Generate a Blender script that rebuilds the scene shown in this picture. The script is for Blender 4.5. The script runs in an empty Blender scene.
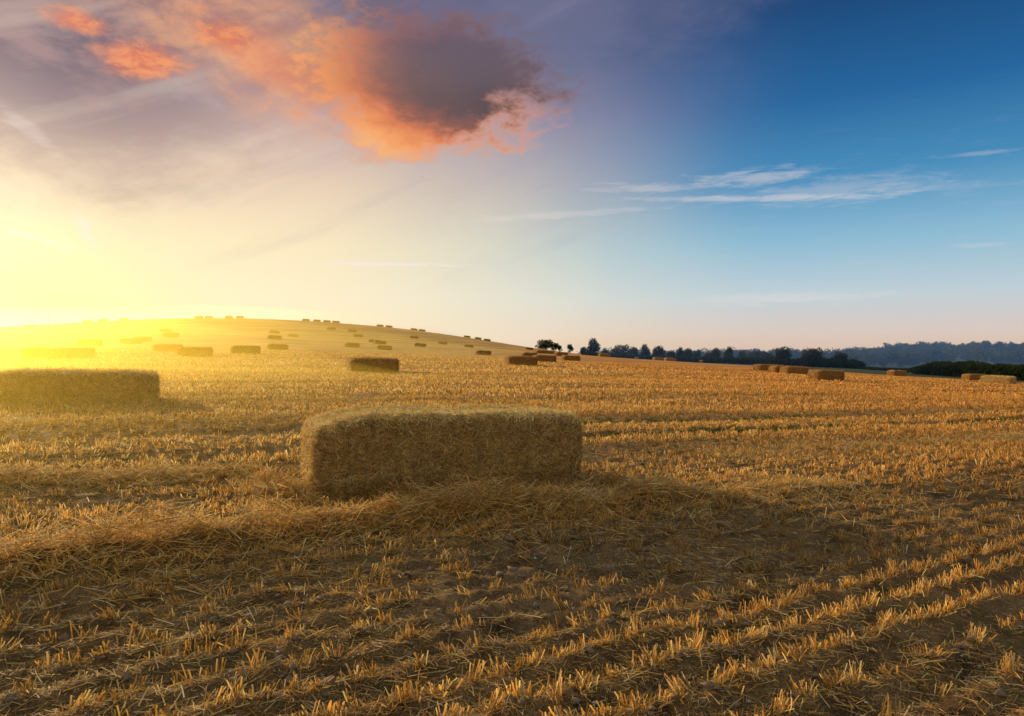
import bpy, bmesh, math, random
import numpy as np
random.seed(7)
rng = np.random.default_rng(11)
R = math.radians
C = bpy.context.scene.collection
SC = bpy.context.scene

# ------------------------------------------------------------------ scales
EYE = 1.55          # camera height above the near ground
FOC = 683.0         # focal length in pixels of a 1024 px wide frame (24 mm lens)
SUN_AZ, SUN_EL = R(-46.0), R(13)
ROW = R(31)         # direction of the drilled stubble rows

# ------------------------------------------------------------------ numpy noise
def _hash(i, j, s):
    h = (i * 374761393 + j * 668265263 + s * 982451653) & 0xffffffff
    h = ((h ^ (h >> 13)) * 1274126177) & 0xffffffff
    return ((h ^ (h >> 16)) & 0xffff) / 65535.0
def vnoise(x, y, s=0):
    x = np.asarray(x, float); y = np.asarray(y, float)
    xi = np.floor(x).astype(np.int64); yi = np.floor(y).astype(np.int64)
    fx = x - xi; fy = y - yi
    fx = fx*fx*(3-2*fx); fy = fy*fy*(3-2*fy)
    a = _hash(xi, yi, s); b = _hash(xi+1, yi, s); c = _hash(xi, yi+1, s); d = _hash(xi+1, yi+1, s)
    return (a*(1-fx)+b*fx)*(1-fy) + (c*(1-fx)+d*fx)*fy
def fbm(x, y, s=0, o=4):
    t = 0; a = .5; n = 0
    for k in range(o):
        t = t + a*vnoise(x*2**k, y*2**k, s+k*17); n += a; a *= .5
    return t/n
def sstep(a, b, x):
    t = np.clip((x-a)/(b-a), 0, 1); return t*t*(3-2*t)

# ------------------------------------------------------------------ terrain: survey points (x, y, z) joined by a thin plate surface
def bear(px, r, z): return ((px-512)/FOC*r, r, z)
PTS = [(0,0,0),(0,-25,0),(20,0,-.45),(-20,0,.5),(-2.1,7.15,0),(.75,8.4,-.06),(-8,15,.28),(0,15,0),(6,14,-.2),(10,20,-.4),
       (-60,-60,.5),(60,-60,-1.5),(0,-90,0),(0,40,.12),
       bear(373,45,.23),bear(195,68,1.15),bear(246,80,1.37),bear(521,70,.22),bear(570,118,.08),
       bear(826,61,-.95),bear(790,76,-.95),bear(765,90,-1.0),bear(990,77,-2.0),bear(660,200,-1.2),bear(898,110,-2.3),
       bear(604,180,.3),bear(483,140,.95),bear(468,250,3.7),bear(420,185,3.0),bear(384,150,2.2),bear(277,112,1.96),
       bear(275,165,4.7),bear(293,215,6.4),bear(171,151,4.9),bear(58,58,1.0),bear(20,110,3.0),
       bear(-60,255,8.6),bear(8,262,10.7),bear(88,270,13.3),bear(150,285,15.2),bear(240,300,16.4),bear(330,320,15.4),bear(400,335,13.0),
       bear(440,340,10.6),bear(490,330,6.8),bear(530,310,3.3),bear(560,300,1.3),
       bear(8,420,3),bear(150,450,7),bear(240,460,8),bear(330,470,7),bear(400,470,5),bear(440,460,3),bear(490,440,0),bear(540,430,-2),
       bear(-400,200,4),bear(-400,60,1.5),
       bear(600,300,-.2),bear(650,240,-1.4),bear(780,210,-2.6),bear(900,170,-3.4),bear(1010,140,-4.2),bear(1250,110,-4.0),
       bear(600,420,-4),bear(650,400,-6),bear(780,380,-8),bear(900,360,-9),bear(1010,320,-9.5),bear(1250,260,-8)]
P = np.array(PTS, float)
S_ = 100.0
def _k(r2): return .5*r2*np.log(r2+1e-12)
def _fit():
    X = P[:, :2]/S_; n = len(X)
    r2 = ((X[:, None]-X[None])**2).sum(-1)
    K = _k(r2) + np.eye(n)*.0006
    Q = np.hstack([np.ones((n, 1)), X])
    A = np.zeros((n+3, n+3)); A[:n, :n] = K; A[:n, n:] = Q; A[n:, :n] = Q.T
    return np.linalg.solve(A, np.concatenate([P[:, 2], np.zeros(3)]))
_W = _fit()
def base_h(x, y):
    x = np.asarray(x, float); y = np.asarray(y, float)
    sh = x.shape; x = x.ravel(); y = y.ravel(); out = np.empty(x.size)
    r = np.hypot(x, y); lim = 460.0
    sc = np.where(r > lim, lim/np.maximum(r, 1e-6), 1)
    xx = x*sc/S_; yy = y*sc/S_
    for a in range(0, x.size, 60000):
        b = slice(a, a+60000)
        r2 = (xx[b, None]-P[None, :, 0]/S_)**2 + (yy[b, None]-P[None, :, 1]/S_)**2
        out[b] = _k(r2) @ _W[:len(P)] + _W[-3] + _W[-2]*xx[b] + _W[-1]*yy[b]
    f = sstep(380, 620, r)
    out = out*(1-f) + (-11.0)*f
    # wooded rise far to the right
    az = np.degrees(np.arctan2(x, y))
    out += sstep(620, 900, r)*(8*sstep(24, 31, az)*(1-sstep(60, 80, az)) + 3*sstep(8, 14, az)*(1-sstep(60, 80, az)))
    return out.reshape(sh)
def rowq(x, y): return -x*math.sin(ROW) + y*math.cos(ROW)
def rowp(x, y): return x*math.cos(ROW) + y*math.sin(ROW)
# straw ridge left by the baler (a line along the ground) and its height
RIDGE = [(-7.2,2.7),(-4.6,3.75),(-3.0,4.75),(-2.0,5.5),(-1.15,6.15),(-.3,6.5),(.7,6.85),(1.7,7.35),(2.8,7.75),(4.2,8.6)]
RIDGE2 = [(-9.5,6.0),(-6.5,7.0),(-4.6,7.6),(-3.2,8.4)]
def line_dist(x, y, L):
    best = np.full(np.shape(x), 1e9); tt = np.zeros(np.shape(x))
    for i in range(len(L)-1):
        ax, ay = L[i]; bx, by = L[i+1]
        dx, dy = bx-ax, by-ay
        t = np.clip(((x-ax)*dx+(y-ay)*dy)/(dx*dx+dy*dy), 0, 1)
        d = np.hypot(x-ax-t*dx, y-ay-t*dy)
        m = d < best; best = np.where(m, d, best); tt = np.where(m, i+t, tt)
    return best, tt
def track(x, y):   # flattened / rutted wheel marks along the rows, -> 0..1
    q = rowq(x, y) + .35*(fbm(rowp(x, y)*.08, rowp(x, y)*0+3, 5)-.5)
    t = np.zeros(np.shape(x))
    for c in (1.6, 10.4, 12.6, 24.2, 26.2, 38.5, 40.5, 53, 55):
        t = np.maximum(t, np.exp(-((q-c)/.42)**2))
    return t
def ground_h(x, y):
    x = np.asarray(x, float); y = np.asarray(y, float)
    z = base_h(x, y)
    r = np.hypot(x, y)
    f = 1-sstep(60, 160, r)
    fn = 1-sstep(18, 40, r)
    q = rowq(x, y)
    z = z + f*(.10*(fbm(x*.35, y*.35, 3)-.5) + .05*(fbm(x*1.3, y*1.3, 9)-.5) - .07*track(x, y))
    z = z + fn*(.06*(fbm(x*4.5, y*4.5, 21, 4)-.5) + .045*(fbm(x*13, y*13, 25, 3)-.5) + .022*np.cos(q*2*math.pi/.28))
    d, t = line_dist(x, y, RIDGE)
    z = z + .11*np.exp(-(d/.24)**2)*(.1+1.6*vnoise(t*2.1, t*0, 77))
    d, t = line_dist(x, y, RIDGE2)
    z = z + .05*np.exp(-(d/.35)**2)
    return z

# ------------------------------------------------------------------ object helpers
def tag(o, label=None, cat=None, group=None, kind=None):
    if label: o['label'] = label
    if cat: o['category'] = cat
    if group: o['group'] = group
    if kind: o['kind'] = kind
    return o
def link(name, me, parent=None, mats=()):
    for m in mats: me.materials.append(m)
    o = bpy.data.objects.new(name, me); C.objects.link(o)
    if parent is not None: o.parent = parent
    return o
def np_mesh(name, V, F, col=None, mat_idx=None, smooth=False):
    """V (n,3), F (m,k) all of one size k, or list of such arrays"""
    Fs = F if isinstance(F, list) else [F]
    Fs = [f for f in Fs if len(f)]
    me = bpy.data.meshes.new(name)
    me.vertices.add(len(V)); me.vertices.foreach_set('co', np.asarray(V, np.float32).ravel())
    loops = np.concatenate([f.ravel() for f in Fs]).astype(np.int32)
    tot = np.concatenate([np.full(len(f), f.shape[1]) for f in Fs]).astype(np.int32)
    start = np.concatenate([[0], np.cumsum(tot)[:-1]]).astype(np.int32)
    me.loops.add(len(loops)); me.loops.foreach_set('vertex_index', loops)
    me.polygons.add(len(tot)); me.polygons.foreach_set('loop_start', start)
    me.polygons.foreach_set('loop_total', tot)
    if mat_idx is not None: me.polygons.foreach_set('material_index', np.asarray(mat_idx, np.int32))
    if smooth: me.polygons.foreach_set('use_smooth', np.ones(len(tot), bool))
    me.update(calc_edges=True)
    if col is not None:
        a = me.attributes.new('tint', 'FLOAT_COLOR', 'POINT')
        c4 = np.ones((len(V), 4), np.float32); c4[:, :3] = col
        a.data.foreach_set('color', c4.ravel())
    return me
def unit(v): return v/np.maximum(np.linalg.norm(v, axis=1, keepdims=True), 1e-9)
def ribbons(Pt, D, L, Wd, bend, col, seg=2, taper=.75, side=None):
    """Pt base points, D unit directions, bend (n,3) added quadratically; returns V,F,col"""
    n = len(Pt)
    if side is None: side = rng.normal(size=(n, 3))
    S = unit(np.cross(D, side))
    V = np.empty((n, (seg+1)*2, 3)); cc = np.empty((n, (seg+1)*2, 3))
    for k in range(seg+1):
        t = k/seg
        c = Pt + D*(L*t)[:, None] + bend*(t*t)
        w = Wd*(1-(1-taper)*t)
        V[:, 2*k] = c - S*w[:, None]/2; V[:, 2*k+1] = c + S*w[:, None]/2
        cc[:, 2*k] = cc[:, 2*k+1] = col*(.82+.3*t)
    b = (np.arange(n)*(seg+1)*2)[:, None]
    F = np.concatenate([np.hstack([b+2*k, b+2*k+1, b+2*k+3, b+2*k+2]) for k in range(seg)])
    return V.reshape(-1, 3), F, cc.reshape(-1, 3)
class Acc:
    def __init__(s): s.V = []; s.F = []; s.c = []; s.m = []; s.n = 0
    def add(s, V, F, col, mi=0):
        s.V.append(V); s.F.append(F+s.n); s.c.append(np.broadcast_to(col, V.shape)); s.m.append(np.full(len(F), mi)); s.n += len(V)
    def mesh(s, name, smooth=False):
        V = np.concatenate(s.V); c = np.concatenate(s.c)
        return np_mesh(name, V, s.F, c, np.concatenate(s.m), smooth)

# ------------------------------------------------------------------ materials
def mat(name):
    m = bpy.data.materials.new(name); m.use_nodes = True
    nt = m.node_tree; nt.nodes.clear()
    return m, nt, nt.nodes.new('ShaderNodeOutputMaterial')
def N(nt, t, **kw):
    n = nt.nodes.new(t)
    for k, v in kw.items():
        if k.startswith('i_'): n.inputs[k[2:].replace('_', ' ')].default_value = v
        else: setattr(n, k, v)
    return n
def noise(nt, vec, scale, detail=5, rough=.6, dist=0):
    n = N(nt, 'ShaderNodeTexNoise'); n.inputs['Scale'].default_value = scale
    n.inputs['Detail'].default_value = detail; n.inputs['Roughness'].default_value = rough; n.inputs['Distortion'].default_value = dist
    if vec is not None: nt.links.new(vec, n.inputs['Vector'])
    return n.outputs['Fac']
def ramp(nt, fac, stops):
    n = N(nt, 'ShaderNodeValToRGB'); e = n.color_ramp.elements
    while len(e) < len(stops): e.new(.5)
    for k, (p, c) in enumerate(stops):
        e[k].position = p; e[k].color = (*c, 1) if len(c) == 3 else c
    nt.links.new(fac, n.inputs[0]); return n.outputs[0]
def mixc(nt, f, a, b, mode='MIX'):
    n = N(nt, 'ShaderNodeMix', data_type='RGBA', blend_type=mode)
    for s, v in ((n.inputs[0], f), (n.inputs[6], a), (n.inputs[7], b)):
        if isinstance(v, bpy.types.NodeSocket): nt.links.new(v, s)
        elif isinstance(v, (int, float)): s.default_value = v if s.type == 'VALUE' else (v, v, v, 1)
        else: s.default_value = (*v, 1)
    return n.outputs[2]
def MA(nt, op, a, b=None, c=None, clamp=False):
    n = N(nt, 'ShaderNodeMath', operation=op); n.use_clamp = clamp
    for s, v in zip(n.inputs, (a, b, c)):
        if v is None: continue
        if isinstance(v, (int, float)): s.default_value = v
        else: nt.links.new(v, s)
    return n.outputs[0]

def straw_mat(name, tint=(1, 1, 1), transl=.3):
    m, nt, out = mat(name)
    a = N(nt, 'ShaderNodeAttribute', attribute_name='tint')
    g = N(nt, 'ShaderNodeNewGeometry')
    f = noise(nt, g.outputs['Position'], 9, 3)
    c = mixc(nt, 1.0, a.outputs['Color'], ramp(nt, f, [(.3, (.66, .62, .6)), (.7, (1.1, 1.06, 1.0))]), 'MULTIPLY')
    c = mixc(nt, 1.0, c, tint, 'MULTIPLY')
    p = N(nt, 'ShaderNodeBsdfPrincipled'); p.inputs['Roughness'].default_value = .62
    p.inputs['Specular IOR Level'].default_value = .25
    nt.links.new(c, p.inputs['Base Color'])
    t = N(nt, 'ShaderNodeBsdfTranslucent'); nt.links.new(c, t.inputs['Color'])
    s = N(nt, 'ShaderNodeMixShader'); s.inputs[0].default_value = transl
    nt.links.new(p.outputs[0], s.inputs[1]); nt.links.new(t.outputs[0], s.inputs[2])
    nt.links.new(s.outputs[0], out.inputs[0]); return m
M_STUB = straw_mat('stubble straw', transl=.58)
M_LOOSE = straw_mat('loose straw', transl=.45)
M_BALESTRAW = straw_mat('bale straw fibres', transl=.2)

def ground_mat():
    m, nt, out = mat('stubble field soil')
    g = N(nt, 'ShaderNodeNewGeometry'); pos = g.outputs['Position']
    mp = N(nt, 'ShaderNodeMapping'); mp.inputs['Rotation'].default_value = (0, 0, -ROW)
    nt.links.new(pos, mp.inputs['Vector']); rot = mp.outputs[0]
    st = N(nt, 'ShaderNodeMapping'); st.inputs['Scale'].default_value = (.05, 1, 1); nt.links.new(rot, st.inputs['Vector'])
    st2 = N(nt, 'ShaderNodeMapping'); st2.inputs['Scale'].default_value = (.14, 1, 1); nt.links.new(rot, st2.inputs['Vector'])
    ln = N(nt, 'ShaderNodeVectorMath', operation='LENGTH'); nt.links.new(pos, ln.inputs[0]); dist = ln.outputs['Value']
    # near: dark soil with chaff; far: the stubble closes into gold
    soil = ramp(nt, noise(nt, pos, 5, 8, .7), [(.38, (.02, .013, .007)), (.52, (.09, .06, .03)), (.66, (.24, .16, .08))])
    chaff = ramp(nt, noise(nt, pos, 85, 5, .8), [(.38, (.10, .07, .035)), (.5, (.34, .24, .11)), (.62, (.66, .48, .25))])
    near = mixc(nt, ramp(nt, noise(nt, pos, 2.2, 8, .78), [(.36, (0,)*3), (.60, (.6,)*3)]), soil, chaff)
    green = ramp(nt, noise(nt, pos, 1.1, 5, .7), [(.56, (0,)*3), (.66, (.6,)*3)])
    near = mixc(nt, green, near, (.055, .075, .028))
    gold = ramp(nt, noise(nt, st.outputs[0], 1.6, 6, .62), [(.30, (.22, .12, .04)), (.46, (.56, .33, .11)), (.6, (.68, .43, .16)), (.75, (.78, .55, .24))])
    gold2 = ramp(nt, noise(nt, st2.outputs[0], .35, 4, .6), [(.35, (.62, .60, .56)), (.6, (1.08, 1.04, 1.0))])
    gold = mixc(nt, 1, gold, gold2, 'MULTIPLY')
    gold = mixc(nt, 1, gold, ramp(nt, noise(nt, st.outputs[0], .42, 5, .7), [(.38, (.60, .58, .52)), (.5, (.98, .96, .94)), (.62, (1.12, 1.1, 1.06))]), 'MULTIPLY')
    fd = N(nt, 'ShaderNodeMapRange'); fd.inputs[1].default_value = 9; fd.inputs[2].default_value = 45; fd.clamp = True
    nt.links.new(dist, fd.inputs[0])
    c = mixc(nt, fd.outputs[0], near, gold)
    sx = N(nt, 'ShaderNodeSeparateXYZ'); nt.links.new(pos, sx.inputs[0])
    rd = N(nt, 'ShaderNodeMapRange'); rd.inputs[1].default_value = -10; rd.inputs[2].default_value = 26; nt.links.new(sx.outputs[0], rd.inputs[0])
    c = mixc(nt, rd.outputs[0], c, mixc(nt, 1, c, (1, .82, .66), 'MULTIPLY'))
    # grass headland beyond the stubble, following a soft wandering edge
    at = N(nt, 'ShaderNodeAttribute', attribute_name='tint')
    sep = N(nt, 'ShaderNodeSeparateColor'); nt.links.new(at.outputs['Color'], sep.inputs[0])
    gr = ramp(nt, noise(nt, pos, .12, 5, .6), [(.35, (.035, .05, .022)), (.65, (.07, .085, .035))])
    c = mixc(nt, sep.outputs[0], c, gr)
    p = N(nt, 'ShaderNodeBsdfPrincipled'); p.inputs['Roughness'].default_value = .9; p.inputs['Specular IOR Level'].default_value = .1
    nt.links.new(c, p.inputs['Base Color'])
    b = N(nt, 'ShaderNodeBump'); b.inputs['Strength'].default_value = 1; b.inputs['Distance'].default_value = .05
    h = MA(nt, 'ADD', noise(nt, pos, 14, 8, .75), MA(nt, 'MULTIPLY', noise(nt, st2.outputs[0], 3.0, 6, .7), MA(nt, 'MULTIPLY', fd.outputs[0], 3.0)))
    nt.links.new(h, b.inputs['Height']); nt.links.new(b.outputs[0], p.inputs['Normal'])
    nt.links.new(p.outputs[0], out.inputs[0]); return m

def bale_mat(name='packed straw', tint=(1, 1, 1)):
    m, nt, out = mat(name)
    tc = N(nt, 'ShaderNodeTexCoord'); v = tc.outputs['Object']
    mp = N(nt, 'ShaderNodeMapping'); mp.inputs['Scale'].default_value = (1, 1, 2.2); nt.links.new(v, mp.inputs['Vector'])
    a = noise(nt, mp.outputs[0], 38, 6, .75, .6)
    c = ramp(nt, a, [(.36, (.05, .03, .012)), (.47, (.24, .15, .05)), (.56, (.52, .35, .13)), (.68, (.76, .55, .26))])
    b2 = ramp(nt, noise(nt, v, 3.2, 4, .6), [(.35, (.72, .70, .62)), (.65, (1.1, 1.06, .98))])
    c = mixc(nt, 1, c, b2, 'MULTIPLY')
    c = mixc(nt, 1, c, tint, 'MULTIPLY')
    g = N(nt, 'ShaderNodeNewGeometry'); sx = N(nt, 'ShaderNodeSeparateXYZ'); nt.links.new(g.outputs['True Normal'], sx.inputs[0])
    dry = N(nt, 'ShaderNodeMapRange'); dry.inputs[1].default_value = .4; dry.inputs[2].default_value = .8; nt.links.new(sx.outputs[2], dry.inputs[0])  # upward faces painted paler, as if sunlit along the bale top
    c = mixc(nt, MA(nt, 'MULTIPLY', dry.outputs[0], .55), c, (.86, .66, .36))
    p = N(nt, 'ShaderNodeBsdfPrincipled'); p.inputs['Roughness'].default_value = .8; p.inputs['Specular IOR Level'].default_value = .15
    nt.links.new(c, p.inputs['Base Color'])
    b = N(nt, 'ShaderNodeBump'); b.inputs['Strength'].default_value = 1; b.inputs['Distance'].default_value = .02
    nt.links.new(a, b.inputs['Height']); nt.links.new(b.outputs[0], p.inputs['Normal'])
    nt.links.new(p.outputs[0], out.inputs[0]); return m
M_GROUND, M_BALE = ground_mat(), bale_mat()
FT = (.68, .52, .38)  # dark tint that puts the shade of far bale fronts into the straw
M_BALE_FAR = bale_mat('shade-darkened packed straw', FT); M_BALESTRAW_FAR = straw_mat('shade-darkened bale fibres', FT, .12)

def leaf_mat(name, a, b, c, transl=.25):
    m, nt, out = mat(name)
    at = N(nt, 'ShaderNodeAttribute', attribute_name='tint')
    sep = N(nt, 'ShaderNodeSeparateColor'); nt.links.new(at.outputs['Color'], sep.inputs[0])
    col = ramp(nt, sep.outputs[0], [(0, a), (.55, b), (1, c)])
    d = N(nt, 'ShaderNodeBsdfDiffuse'); nt.links.new(col, d.inputs['Color'])
    t = N(nt, 'ShaderNodeBsdfTranslucent'); nt.links.new(col, t.inputs['Color'])
    s = N(nt, 'ShaderNodeMixShader'); s.inputs[0].default_value = transl
    nt.links.new(d.outputs[0], s.inputs[1]); nt.links.new(t.outputs[0], s.inputs[2])
    nt.links.new(s.outputs[0], out.inputs[0]); return m
M_LEAF = leaf_mat('late summer foliage', (.018, .026, .010), (.045, .058, .020), (.10, .085, .035))
M_HEDGE = leaf_mat('hedge foliage', (.012, .022, .009), (.03, .045, .016), (.06, .07, .025))
M_WEED = leaf_mat('green seedlings', (.05, .08, .02), (.08, .13, .035), (.13, .17, .05))
def plain(name, c, rough=.8, sc=6):
    m, nt, out = mat(name)
    g = N(nt, 'ShaderNodeTexCoord')
    f = noise(nt, g.outputs['Object'], sc, 5)
    col = ramp(nt, f, [(.3, tuple(x*.6 for x in c)), (.7, tuple(min(1, x*1.25) for x in c))])
    p = N(nt, 'ShaderNodeBsdfPrincipled'); p.inputs['Roughness'].default_value = rough
    nt.links.new(col, p.inputs['Base Color']); nt.links.new(p.outputs[0], out.inputs[0]); return m
M_BARK = plain('bark', (.06, .045, .03)); M_POLE = plain('weathered pole', (.16, .14, .12))
M_CLOD = plain('dry soil clods', (.17, .125, .08), .95, 30); M_FLINT = plain('pale flint', (.38, .36, .33), .6, 20)

# ------------------------------------------------------------------ the ground sheet
def build_ground():
    az = np.concatenate([np.arange(-180, -52, 4.0), np.arange(-52, 52, .22), np.arange(52, 180, 4.0)])
    rr = [0.6]
    while rr[-1] < 14: rr.append(rr[-1]*1.0105+.004)
    while rr[-1] < 400: rr.append(rr[-1]*1.018)
    while rr[-1] < 6000: rr.append(rr[-1]*1.06)
    rr = np.array(rr); na, nr = len(az), len(rr)
    A, Rr = np.meshgrid(np.radians(az), rr)
    X = Rr*np.sin(A); Y = Rr*np.cos(A)
    Z = ground_h(X, Y)
    V = np.stack([X, Y, Z], -1).reshape(-1, 3)
    V = np.vstack([V, [[0, 0, float(ground_h(np.zeros(1), np.zeros(1))[0])]]])
    i, j = np.meshgrid(np.arange(nr-1), np.arange(na), indexing='ij')
    j2 = (j+1) % na
    F = np.stack([i*na+j, i*na+j2, (i+1)*na+j2, (i+1)*na+j], -1).reshape(-1, 4)
    c = len(V)-1; j = np.arange(na)
    T = np.stack([np.full(na, c), (j+1) % na, j], -1)
    # grass beyond the field edge (field boundary measured along bearings)
    r = np.hypot(V[:, 0], V[:, 1]); a = np.degrees(np.arctan2(V[:, 0], V[:, 1]))
    edge = np.interp(a, [-180, -60, 2, 8, 12, 21, 29.6, 36.2, 60, 180], [500, 700, 420, 290, 214, 176, 140, 112, 95, 500])
    g = sstep(-6, 8, r-edge+6*(vnoise(V[:, 0]*.05, V[:, 1]*.05, 4)-.5)*2)
    col = np.zeros((len(V), 3)); col[:, 0] = g
    me = np_mesh('ground', V, [F, T], col, smooth=True)
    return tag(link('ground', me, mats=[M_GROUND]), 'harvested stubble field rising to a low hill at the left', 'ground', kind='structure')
build_ground()

# ------------------------------------------------------------------ straw colours
def straw_cols(n, lo=.75, hi=1.25, warm=1.0):
    base = np.array([[.90, .58, .17], [.84, .50, .12], [.95, .74, .33], [.58, .35, .09], [.92, .72, .36], [.34, .21, .07]])
    c = base[rng.integers(0, 6, n)]*rng.uniform(lo, hi, (n, 1))
    c[:, 2] *= warm
    return np.clip(c, 0, .95)

# ------------------------------------------------------------------ standing stubble in rows (one uncountable mass)
MAIN_C, MAIN_A = None, None
def in_bales(x, y, pad=.0):
    m = np.zeros(len(x), bool)
    for (cx, cy, a, L, W) in FOOT:
        dx = x-cx; dy = y-cy
        u = dx*math.cos(a)+dy*math.sin(a); v = -dx*math.sin(a)+dy*math.cos(a)
        m |= (abs(u) < L/2+pad) & (abs(v) < W/2+pad)
    return m
FOOT = []
BL, BW, BH = 3.1, 1.2, .9
A0 = R(21.5)
fl = np.array([-2.06, 7.12])                       # near-left corner of the big bale
cA, sA = math.cos(A0), math.sin(A0)
mc = fl + np.array([cA, sA])*BL/2 + np.array([-sA, cA])*BW/2
FOOT.append((mc[0], mc[1], A0, BL, BW))
FOOT.append((-10.55, 16.5, R(27), 3.4, BW))

def stubble_points(r0, r1, rowsp, step, keep, amax=50):
    """tuft positions along drilled rows inside a sector of rings"""
    qs = np.arange(-r1, r1, rowsp); ps = np.arange(-r1, r1, step)
    Q, Pp = np.meshgrid(qs, ps)
    Q = Q.ravel(); Pp = Pp.ravel()
    m0 = (np.hypot(Q, Pp) < r1) & (np.hypot(Q, Pp) > r0)
    Q = Q[m0]; Pp = Pp[m0]
    Q = Q + rng.normal(0, rowsp*.09, Q.size) + .12*(vnoise(Pp*.5, Q*.2, 6)-.5); Pp = Pp + rng.uniform(-step/2, step/2, Pp.size)
    x = Pp*math.cos(ROW) - Q*math.sin(ROW); y = Pp*math.sin(ROW) + Q*math.cos(ROW)
    a = np.degrees(np.arctan2(x, y)); m = (abs(a) < amax)
    x = x[m]; y = y[m]
    n1 = fbm(x*.9, y*.9, 31, 4); n2 = fbm(x*.22, y*.22, 41, 3)
    # straw-strewn, trampled patch in front of the bale
    tram = np.exp(-((x-.6)/2.0)**2 - ((y-5.4)/1.3)**2)
    nr_ = vnoise(rowq(x, y)*.9, rowp(x, y)*.045, 15)*.6+vnoise(rowq(x, y)*.35, rowp(x, y)*.03, 16)*.4
    nr_ = .14+1.24*sstep(.3, .62, nr_)
    dens = np.clip(1.4*sstep(.14, .46, n1) + .5*(n2-.35), .04, 1)*(1-.93*track(x, y))*(1-.2*tram)*keep*np.clip(nr_+.15, .25, 1)
    m = (rng.uniform(size=len(x)) < dens) & ~in_bales(x, y, .03)
    return x[m], y[m], n1[m], nr_[m]
def build_stubble():
    acc = Acc()
    specs = [  # r0, r1, row spacing, step, keep, stalks, width, height
        (1.0, 9.5, .28, .085, 1.4, 24, .0064, (.035, .108)),
        (9.5, 22, .30, .10, 1.3, 15, .010, (.04, .12)),
        (22, 48, .45, .16, 1.3, 8, .022, (.06, .15)),
        (48, 110, .75, .36, 1.2, 4, .055, (.08, .18)),
    ]
    for (r0, r1, rs, stp, keep, ns, wd, (h0, h1)) in specs:
        x, y, n1, nr_ = stubble_points(r0, r1, rs, stp, keep)
        k = rng.poisson(ns, len(x))
        idx = np.repeat(np.arange(len(x)), k); n = len(idx)
        sp = rs*.15 if rs > .31 else .026
        px = x[idx] + rng.normal(0, sp, n); py = y[idx] + rng.normal(0, sp, n)
        pz = ground_h(px, py) - .01
        # every tuft leans its own way, each stalk a little differently
        lean = np.stack([rng.normal(0, .28, len(x)), rng.normal(0, .28, len(x))], -1)[idx] + rng.normal(0, .2, (n, 2))
        flat = rng.uniform(size=n) < .10
        lean[flat] *= 4
        D = unit(np.column_stack([lean, np.ones(n)]))
        tuft = rng.uniform(.65, 1.15, len(x))[idx]
        L = rng.uniform(h0, h1, n)*tuft*(.75+.5*n1[idx])
        W = wd*rng.uniform(.7, 1.35, n)
        col = straw_cols(n)*(rng.uniform(.72, 1.12, len(x))*(.55+.45*nr_/1.38))[idx][:, None]
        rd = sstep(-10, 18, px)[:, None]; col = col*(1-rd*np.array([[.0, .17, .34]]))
        bend = np.column_stack([rng.normal(0, .012, (n, 2)), np.zeros(n)])
        V, F, cc = ribbons(np.column_stack([px, py, pz]), D, L, W, bend, np.minimum(col, .95), seg=2 if r0 < 9 else 1, taper=.9)
        acc.add(V, F, cc)
        print('stubble', r0, n)
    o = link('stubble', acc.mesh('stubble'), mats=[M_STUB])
    tag(o, 'short golden wheat stubble standing in drilled rows over the field', 'stubble', kind='stuff')
build_stubble()

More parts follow.
